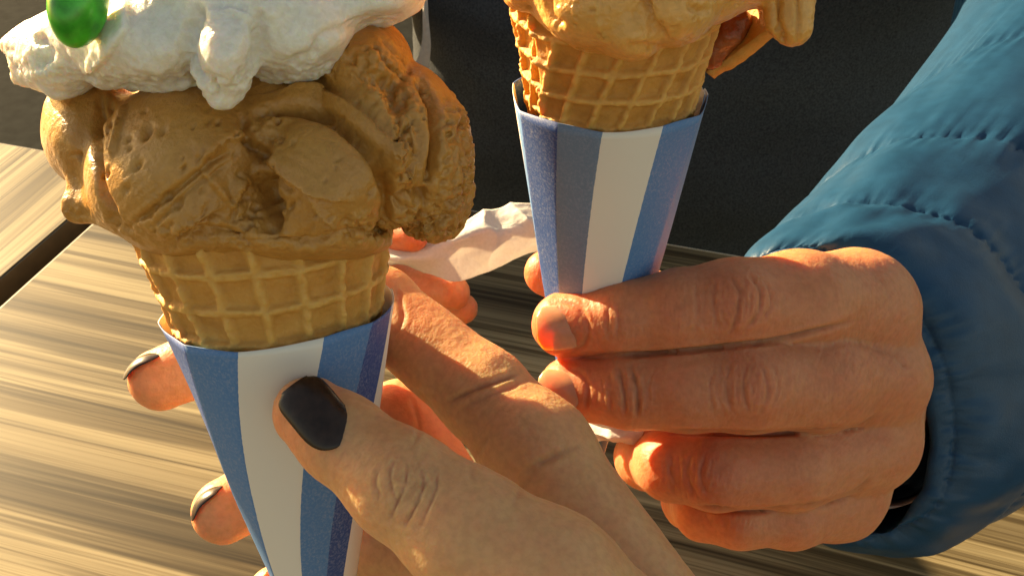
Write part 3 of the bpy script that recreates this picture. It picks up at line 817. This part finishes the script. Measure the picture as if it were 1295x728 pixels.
def nail(name, c, axis, normal, wd, ln, R_, mat, parent, thick=0.0005, sq=0.8, bow=0.0):
    """A curved nail plate; c on the skin, axis towards the tip, all in view axes."""
    axis = np.array(axis, float); axis /= np.linalg.norm(axis)
    normal = np.array(normal, float); normal -= axis * (normal @ axis); normal /= np.linalg.norm(normal)
    side = np.cross(axis, normal)
    nu, nv = 24, 28; V = []
    for lay in (0, 1):
        for j in range(nv + 1):
            v = math.sin(math.pi / 2 * (j / nv * 2 - 1))
            ws = max((1 - v ** 8) ** 0.5, 0.55) if v > 0 else max((1 - abs(v) ** 2.8) ** 0.5, 0.04)
            for i in range(nu + 1):
                u = (i / nu * 2 - 1)
                a = u * ws * wd / 2 / R_
                ed = 1 - 0.5 * lay
                crown = -bow * (v ** 2) * ln
                k = thick if lay == 0 else -thick
                k *= (1 - abs(u) ** 4 * 0.8) * (1 - abs(v) ** 6 * 0.6)
                V.append(c + axis * (v * ln / 2) + side * ((R_ + k) * math.sin(a)) + normal * ((R_ + k) * math.cos(a) - R_ + crown))
    I = np.arange((nv + 1) * (nu + 1)).reshape(nv + 1, nu + 1); n = I.size
    q = np.stack([I[:-1, :-1], I[:-1, 1:], I[1:, 1:], I[1:, :-1]], -1).reshape(-1, 4)
    Q = [q, q[:, ::-1] + n]
    for e, f_ in ((I[0], 1), (I[-1], 0), (I[:, 0], 0), (I[:, -1], 1)):
        b = np.stack([e[:-1], e[1:], e[1:] + n, e[:-1] + n], -1); Q.append(b[:, ::-1] if f_ else b)
    return mk(name, W(np.array(V)), np.concatenate(Q), mat, parent)

# ---- the hand with dark nails around the brown cone
pw = thing('person', 'person with dark polished nails holding the coffee brown cone', 'person', tuple(W(K(900, 1000, .22))))
Wthumb = [(392, 522, .1945, 47), (430, 552, .1905, 53), (508, 612, .184, 66), (590, 672, .179, 78), (690, 745, .176, 96)]
Windex = [(204, 479, .2555, 40), (340, 425, .262, 43), (478, 388, .247, 50), (610, 497, .231, 57), (680, 570, .222, 66)]
Wmiddle = [(284, 646, .258, 41), (385, 590, .274, 43), (506, 532, .262, 50), (590, 668, .252, 54), (700, 700, .235, 60)]
Wring = [(350, 752, .262, 38), (420, 715, .276, 41), (492, 690, .268, 46), (620, 740, .252, 54), (720, 770, .24, 58)]
Wpinky = [(400, 850, .262, 33), (470, 800, .272, 37), (540, 800, .268, 40), (650, 830, .255, 48), (740, 850, .245, 52)]
Wpalm = [('c', (680, 570, .222), 64, (845, 860, .205), 108, 8), ('c', (700, 680, .235), 62, (860, 930, .225), 100, 8), ('c', (720, 770, .24), 58, (870, 960, .235), 90, 8),
         ('c', (740, 850, .245), 52, (870, 1000, .24), 90, 8), ('c', (690, 745, .176), 92, (850, 900, .190), 118, 3),
         ('c', (850, 900, .21), 118, (1020, 1150, .22), 128, 12)]
s = hand('hand', [Wthumb, Windex, Wmiddle, Wring, Wpinky], Wpalm, SKIN_W, pw)
hw = finish(s, 'hand', SKIN_W, pw,
    [(375, 535, .19, .012, .6), (200, 480, .255, .014, .7), (282, 650, .258, .014, .7), (500, 540, .26, .02, .75), (520, 420, .24, .018, .5), (610, 560, .22, .015, .25)],
    [([(562, 512), (600, 492), (660, 470)], 3.2, 0.9), ([(575, 520), (620, 500), (668, 480)], 2.5, 0.35),
     ([(500, 580), (492, 600), (500, 635)], 2.4, 0.5), ([(515, 583), (512, 610), (490, 660)], 2.6, 0.7), ([(530, 588), (535, 615), (510, 668)], 2.4, 0.6),
     ([(550, 590), (552, 615), (530, 668)], 2.2, 0.45), ([(478, 590), (474, 612), (482, 630)], 2.6, 0.45),
     ([(650, 640), (668, 605), (700, 575), (740, 562)], 5, 0.55), ([(655, 605), (680, 585), (720, 575)], 3.5, 0.4), ([(620, 545), (600, 580), (600, 610)], 4, 0.35),
     ([(655, 525), (670, 545), (680, 560)], 3, 0.25), ([(500, 360), (510, 400), (495, 430)], 3, 0.35), ([(520, 500), (530, 540), (520, 570)], 3, 0.4)],
    [(660, 535, 40, 0.8), (505, 605, 45, 0.6)],
    [(515, 612, 50, 50, 35, 0.25), (610, 495, 60, 50, 40, 0.08), (520, 420, 50, 50, 35, 0.06), (460, 580, 30, 40, 40, 0.15)])
nail('fingernail', K(402, 521, .1816), K(368, 484, .187) - K(430, 560, .183), (0.30, 0.22, 0.92), 0.0113, 0.0160, 0.0085, POLISH, hw, 0.0005, bow=0.05)
nail('fingernail', K(178, 452, .2520), (-0.86, -0.50, 0.0), (-0.45, 0.80, 0.0), 0.0118, 0.0120, 0.0068, POLISH, hw, 0.0004, bow=0.20)
nail('fingernail', K(256, 625, .2545), (-0.70, -0.70, 0.0), (-0.65, 0.72, 0.0), 0.0118, 0.0120, 0.0068, POLISH, hw, 0.0004, bow=0.20)

# ---- the other person: hand at the peach cone, blue sleeve, dark top
pm = thing('person', 'person in dark top and blue quilted jacket holding the peach cone', 'person', (0.2, 0.8, 0.45))
Mindex = [(714, 410, .2475, 42), (790, 402, .2420, 47), (860, 394, .2385, 52), (925, 386, .2380, 57), (1010, 384, .247, 66), (1080, 392, .262, 74)]
Mmiddle = [(722, 491, .2500, 41), (800, 491, .2440, 49), (870, 489, .2400, 55), (945, 486, .2385, 59), (1030, 479, .248, 65), (1102, 476, .264, 64)]
Mring = [(830, 572, .300, 34), (818, 578, .272, 38), (850, 588, .256, 43), (905, 594, .2495, 49), (1000, 585, .255, 57), (1092, 552, .270, 64)]
Mpinky = [(870, 640, .300, 30), (872, 632, .282, 33), (890, 645, .268, 36), (935, 650, .262, 41), (1000, 645, .265, 46), (1055, 620, .278, 60)]
Mthumb = [(693, 345, .288, 30), (750, 365, .296, 36), (850, 395, .302, 48), (980, 420, .300, 60)]
Mpalm = [('c', (1080, 392, .264), 72, (1082, 470, .350), 80, 8), ('c', (1105, 476, .266), 64, (1082, 490, .350), 80, 8), ('c', (1092, 552, .272), 64, (1082, 510, .350), 80, 8),
         ('c', (1055, 620, .280), 58, (1076, 530, .350), 80, 8), ('c', (980, 420, .300), 58, (1080, 480, .345), 75, 8), ('c', (1082, 490, .35), 82, (1110, 460, .40), 84, 10)]
s = hand('hand', [Mindex, Mmiddle, Mring, Mpinky, Mthumb], Mpalm, SKIN_M, pm)
hm = finish(s, 'hand', SKIN_M, pm,
    [(700, 412, .245, .011, .9), (705, 492, .248, .011, .9), (930, 388, .232, .013, .35), (945, 490, .232, .013, .35), (900, 595, .243, .013, .4), (1095, 470, .25, .02, .25), (690, 345, .288, .012, .7), (830, 550, .256, .012, .5)],
    [([(700, 382), (722, 384), (740, 400), (744, 418), (738, 436), (720, 448), (700, 450)], 2.6, 0.55), ([(715, 466), (736, 474), (744, 495), (738, 522)], 2.6, 0.55), ([(905, 352), (902, 385), (908, 420)], 2.4, 0.45), ([(922, 346), (935, 370), (932, 400), (922, 425)], 2.6, 0.6), ([(945, 345), (962, 368), (958, 398), (942, 418)], 2.6, 0.6), ([(968, 355), (976, 380), (965, 405)], 2.4, 0.4),
     ([(932, 358), (944, 378), (940, 398)], 2.0, 0.4), ([(880, 358), (882, 390), (880, 425)], 2.2, 0.3),
     ([(780, 375), (782, 405), (778, 432)], 2.2, 0.3), ([(770, 380), (768, 405), (770, 430)], 2, 0.2),
     ([(782, 462), (788, 495), (790, 528)], 2.8, 0.8), ([(797, 460), (806, 495), (806, 530)], 3.0, 1.0), ([(770, 465), (772, 495), (772, 525)], 2.2, 0.4), ([(814, 470), (818, 500), (815, 525)], 2, 0.3),
     ([(925, 455), (918, 490), (925, 522)], 2.4, 0.45), ([(945, 455), (940, 490), (948, 525)], 2.6, 0.5), ([(962, 458), (972, 490), (962, 525)], 2.6, 0.5), ([(905, 458), (898, 490), (904, 522)], 2.2, 0.35), ([(980, 462), (986, 490), (978, 518)], 2.2, 0.3),
     ([(875, 572), (868, 600), (880, 628)], 2.6, 0.5), ([(893, 570), (886, 600), (896, 630)], 2.4, 0.45), ([(850, 575), (848, 598), (858, 615)], 2.2, 0.35),
     ([(735, 451), (790, 449), (850, 445), (910, 439), (980, 430), (1040, 416), (1085, 405)], 3.0, 1.6), ([(840, 546), (900, 547), (960, 548), (1030, 545)], 3.2, 1.5), ([(880, 640), (940, 646), (1010, 640)], 3.2, 1.3), ([(1000, 548), (1040, 545), (1080, 540), (1120, 520)], 3.5, 0.9), ([(1000, 642), (1040, 636), (1080, 622), (1105, 600)], 3.5, 0.9), ([(1100, 440), (1130, 450), (1150, 470)], 3, 0.3), ([(1085, 330), (1110, 350), (1130, 385)], 4, 0.25)],
    [(1150, 480, 35, 1.0), (1110, 355, 40, 0.8), (935, 385, 32, 0.5), (945, 490, 32, 0.5)],
    [(930, 385, 55, 45, 0, 0.35), (795, 495, 38, 40, 0, 0.4), (945, 490, 60, 45, 0, 0.35), (885, 598, 50, 45, 0, 0.35), (775, 405, 35, 40, 0, 0.25), (860, 390, 40, 45, 0, 0.12), (1080, 470, 80, 150, 20, 0.10), (920, 655, 50, 30, 0, 0.25)])
nail('fingernail', K(709, 414, .2384) , (-1, -0.06, -0.22), (-0.22, 0.03, 0.97), 0.0128, 0.0128, 0.0088, NAIL, hm, 0.00035, bow=0.05)
nail('fingernail', K(706, 494, .2412), (-1, 0.10, -0.30), (-0.30, 0.12, 0.94), 0.0118, 0.0118, 0.008, NAIL, hm, 0.00035, bow=0.05)
# his other hand, with a napkin behind the brown scoop
R1 = [(522, 298, .352, 21), (480, 292, .365, 25), (430, 285, .385, 30)]
R2 = [(572, 370, .372, 23), (545, 362, .38, 27), (490, 345, .395, 30), (430, 320, .405, 32)]
R3 = [(585, 390, .385, 20), (550, 385, .392, 25), (490, 365, .405, 28), (430, 335, .41, 30)]
s = hand('hand', [R1, R2, R3], [('c', (430, 300, .395), 44, (360, 240, .44), 50, 8), ('c', (360, 240, .44), 52, (300, 120, .55), 56, 8)], SKIN_M, pm, h=0.0014)
finish(s, 'hand', SKIN_M, pm, [(522, 298, .352, .015, .5)], [])

# sleeve as a loft of rings
def ring(cx, cy, d, a, b, rot, n=288, gx=-0.35, gy=-0.25):
    c = K(cx, cy, d); th = np.linspace(0, 2 * np.pi, n, endpoint=False)
    ca, sa = math.cos(rot), math.sin(rot)
    u = px(a, d) * np.cos(th); v = px(b, d) * np.sin(th)
    X = u * ca - v * sa; Y = u * sa + v * ca
    return c + np.stack([X, Y, -(gx * X + gy * Y)], 1)
def loft(rings, per, seams, name, mat, parent, puff=0.0022, pucker=0.0012, fold=0.0024):
    R_ = np.array(rings); m = len(R_); n = R_.shape[1]
    Q_ = np.concatenate([[2 * R_[0] - R_[1]], R_, [2 * R_[-1] - R_[-2]]])
    t = np.linspace(0, m - 1, (m - 1) * per + 1)
    i = np.minimum(t.astype(int), m - 2); f = (t - i)[:, None, None]
    a, b, c, d = Q_[i], Q_[i + 1], Q_[i + 2], Q_[i + 3]
    S = 0.5 * (2 * b + (c - a) * f + (2 * a - 5 * b + 4 * c - d) * f * f + (3 * b - a - 3 * c + d) * f ** 3)
    V = W(S.reshape(-1, 3)); I = np.arange(len(V)).reshape(len(t), n)
    J = np.roll(I, -1, 1)
    q = np.stack([I[:-1], I[1:], J[1:], J[:-1]], -1).reshape(-1, 4)
    N = normals(V, q)
    T = np.repeat(t, n); A = np.tile(np.linspace(0, 2 * np.pi, n, endpoint=False), len(t))
    circ = np.stack([np.cos(A) * 4, np.sin(A) * 4, T * 0.7], 1)
    Tw = T + 0.06 * perlin(circ * 0.7)
    sd = np.min(np.abs(Tw[:, None] - np.array(seams)[None]), 1)
    h = -puff * (0.6 * np.exp(-sd / 0.10) + 0.5 * np.exp(-(sd / 0.5) ** 2))
    puck = perlin(np.stack([np.cos(A) * 26, np.sin(A) * 26, T * 1.2], 1))
    h += pucker * puck * np.exp(-sd / 0.35) + pucker * 0.9 * perlin(np.stack([np.cos(A) * 50, np.sin(A) * 50, T * 3], 1)) * np.exp(-(sd / 0.12) ** 2)
    h += fold * fbm(np.stack([np.cos(A) * 2.2, np.sin(A) * 2.2, T * 0.6], 1), 1.0, 2)
    fr = np.clip(T - 0.3, 0, 1)
    V = V + N * (h * fr)[:, None]
    return mk(name, V, q, mat, parent)
rt = math.radians(-66)
def rg(cx, cy, d, mj, mn, r=None): return ring(cx, cy, d, mn, mj, math.radians(24) if r is None else math.radians(r))
rings = [rg(1085, 485, .355, 160, 90), rg(1048, 500, .312, 184, 102), rg(1040, 502, .298, 192, 112), rg(1064, 501, .300, 213, 148), rg(1097, 494, .315, 231, 176), rg(1118, 478, .328, 232, 182), rg(1140, 455, .342, 236, 190),
         rg(1174, 420, .36, 236, 196), rg(1218, 374, .38, 234, 198), rg(1262, 314, .405, 226, 196), rg(1312, 240, .43, 212, 184, 20), rg(1355, 155, .46, 200, 168, 14), rg(1385, 50, .49, 200, 160, 8), rg(1395, -80, .53, 200, 155, 0), rg(1370, -260, .60, 195, 150, 0), rg(1300, -460, .72, 190, 150, 0)]
loft(rings, 26, [2.5, 4.9, 7.4, 9.6, 11.8, 14.0], 'jacket_sleeve', NYLON, pm)
# the other sleeve, behind the brown scoop
def arm_tube(path, name, mat, parent, n=96, per=16):
    P = np.array([W(K(*q[:3])) for q in path]); Rr = np.array([q[3] for q in path])
    m = len(P); t = np.linspace(0, m - 1, (m - 1) * per + 1); i = np.minimum(t.astype(int), m - 2); f = t - i
    Q_ = np.concatenate([[2 * P[0] - P[1]], P, [2 * P[-1] - P[-2]]]); g = f[:, None]
    a, b, c, d = Q_[i], Q_[i + 1], Q_[i + 2], Q_[i + 3]
    Cc = 0.5 * (2 * b + (c - a) * g + (2 * a - 5 * b + 4 * c - d) * g * g + (3 * b - a - 3 * c + d) * g ** 3)
    rr = Rr[i] * (1 - f) + Rr[i + 1] * f + 0.004 * np.abs(np.sin(t * 4.5)) - 0.002
    T = np.gradient(Cc, axis=0); T /= np.linalg.norm(T, axis=1)[:, None]
    U = np.cross(T, np.array([0, 0, 1.0])); U /= np.linalg.norm(U, axis=1)[:, None]; B = np.cross(T, U)
    th = np.linspace(0, 2 * np.pi, n, endpoint=False)
    V = (Cc[:, None] + rr[:, None, None] * (np.cos(th)[None, :, None] * U[:, None] + np.sin(th)[None, :, None] * B[:, None])).reshape(-1, 3)
    I = np.arange(len(V)).reshape(len(t), n); J = np.roll(I, -1, 1)
    q = np.stack([I[:-1], J[:-1], J[1:], I[1:]], -1).reshape(-1, 4)
    V = V + normals(V, q) * (0.003 * fbm(V, 40.0, 2))[:, None]
    mk(name, V, q, mat, parent)
arm_tube([(392, 262, .425, 0.036), (345, 200, .48, 0.042), (310, 120, .57, 0.047), (300, 10, .68, 0.052), (360, -150, .80, 0.060), (420, -330, .85, 0.07)], 'jacket_sleeve', NYLON, pm)
# inner cuff of a pale shirt at the wrist
loft([rg(1098, 512, .335, 132, 82), rg(1092, 514, .308, 135, 85), rg(1092, 514, .306, 140, 89), rg(1102, 508, .34, 136, 86)], 10, [99], 'shirt_cuff', SHIRT, pm, 0, 0, 0.0006)

# torso in the dark top, beyond the table edge
def torso():
    n = 120; prof = [(0.44, .21, .15, .02), (0.52, .225, .16, .01), (0.62, .22, .155, 0), (0.74, .212, .145, 0), (0.86, .215, .14, .0), (1.0, .22, .135, .01), (1.15, .225, .125, .02), (1.24, .19, .1, .03), (1.30, .09, .07, .03), (1.36, .06, .06, .03)]
    rings = []
    for z, a, b, dy in prof:
        th = np.linspace(0, 2 * np.pi, n, endpoint=False)
        rings.append(np.stack([0.15 + 1.12 * a * np.sign(np.cos(th)) * np.abs(np.cos(th)) ** 0.8, 0.80 + dy + b * np.sign(np.sin(th)) * np.abs(np.sin(th)) ** 0.8, np.full(n, z)], 1))
    R_ = np.array(rings); per = 14; m = len(R_)
    t = np.linspace(0, m - 1, (m - 1) * per + 1); i = np.minimum(t.astype(int), m - 2); f = (t - i)[:, None, None]
    V = (R_[i] * (1 - f) + R_[i + 1] * f).reshape(-1, 3)
    I = np.arange(len(V)).reshape(len(t), n); J = np.roll(I, -1, 1)
    q = np.stack([I[:-1], J[:-1], J[1:], I[1:]], -1).reshape(-1, 4)
    N = normals(V, q)
    V = V + N * (0.005 * fbm(V * np.array([1, 1, 2.2]), 9.0, 3))[:, None]
    mk('sweater', V, q, SWEATER, pm)
torso()
c0 = np.array([[538, -30], [540, 20], [543, 60], [538, 100]])
pts = []
for x_, y_ in c0:
    v = RM @ np.array([(x_ - CX) / F, -(y_ - CY) / F, -1.0]); pts.append(np.array([(x_ - CX) / F, -(y_ - CY) / F, -1.0]) * (0.615 / v[1]))
sheet([[p_ + np.array([-w_, 0, 0]), p_ + np.array([0, 0, 0.002]), p_ + np.array([w_ * 0.4, 0, 0])] if 0 else [p_ + np.array([-w_, 0, 0]), p_ + np.array([-w_ * 0.4, 0, 0.002]), p_ + np.array([0.001, 0, 0])] for p_, w_ in zip(pts, (0.002, 0.003, 0.006, 0.012))],
      0.001, 12, 40, 'drawstring', SHIRT, pm)

# ------------------------------------------------------------------ napkins
def crumple(V, I):
    n3 = V * 1000
    a = perlin(n3 / 26.0); b = np.abs(perlin(n3 / 19.0 + 50))
    return 0.0015 * a - 0.0055 * b + 0.0003 * fbm(n3, 1 / 4.0, 2)
nk = sheet([[K(470, 292, .362), K(540, 296, .358), K(598, 268, .366), K(645, 256, .37), K(690, 246, .368)], [K(470, 315, .352), K(530, 312, .352), K(590, 296, .352), K(645, 282, .36), K(695, 270, .364)],
            [K(472, 330, .352), K(535, 330, .350), K(588, 325, .354), K(640, 308, .36), K(690, 296, .366)], [K(478, 334, .362), K(540, 348, .358), K(580, 356, .358), K(632, 338, .366), K(682, 316, .372)]],
           0.0002, 110, 70, 'paper_napkin', NAPKIN, None, crumple)
nk['label'] = 'crumpled white paper napkin held behind the coffee brown scoop'; nk['category'] = 'napkin'; 
nk2 = sheet([[K(735, 520, .274), K(770, 522, .268), K(815, 525, .266)], [K(736, 542, .268), K(772, 552, .262), K(814, 545, .262)], [K(746, 562, .268), K(778, 560, .264), K(808, 563, .262)]], 0.0002, 50, 40, 'paper_napkin', NAPKIN, None, lambda V, I: 0.5 * crumple(V * 1.8, I))
nk2['label'] = 'scrap of white tissue under the middle finger at the peach cone'; nk2['category'] = 'napkin'
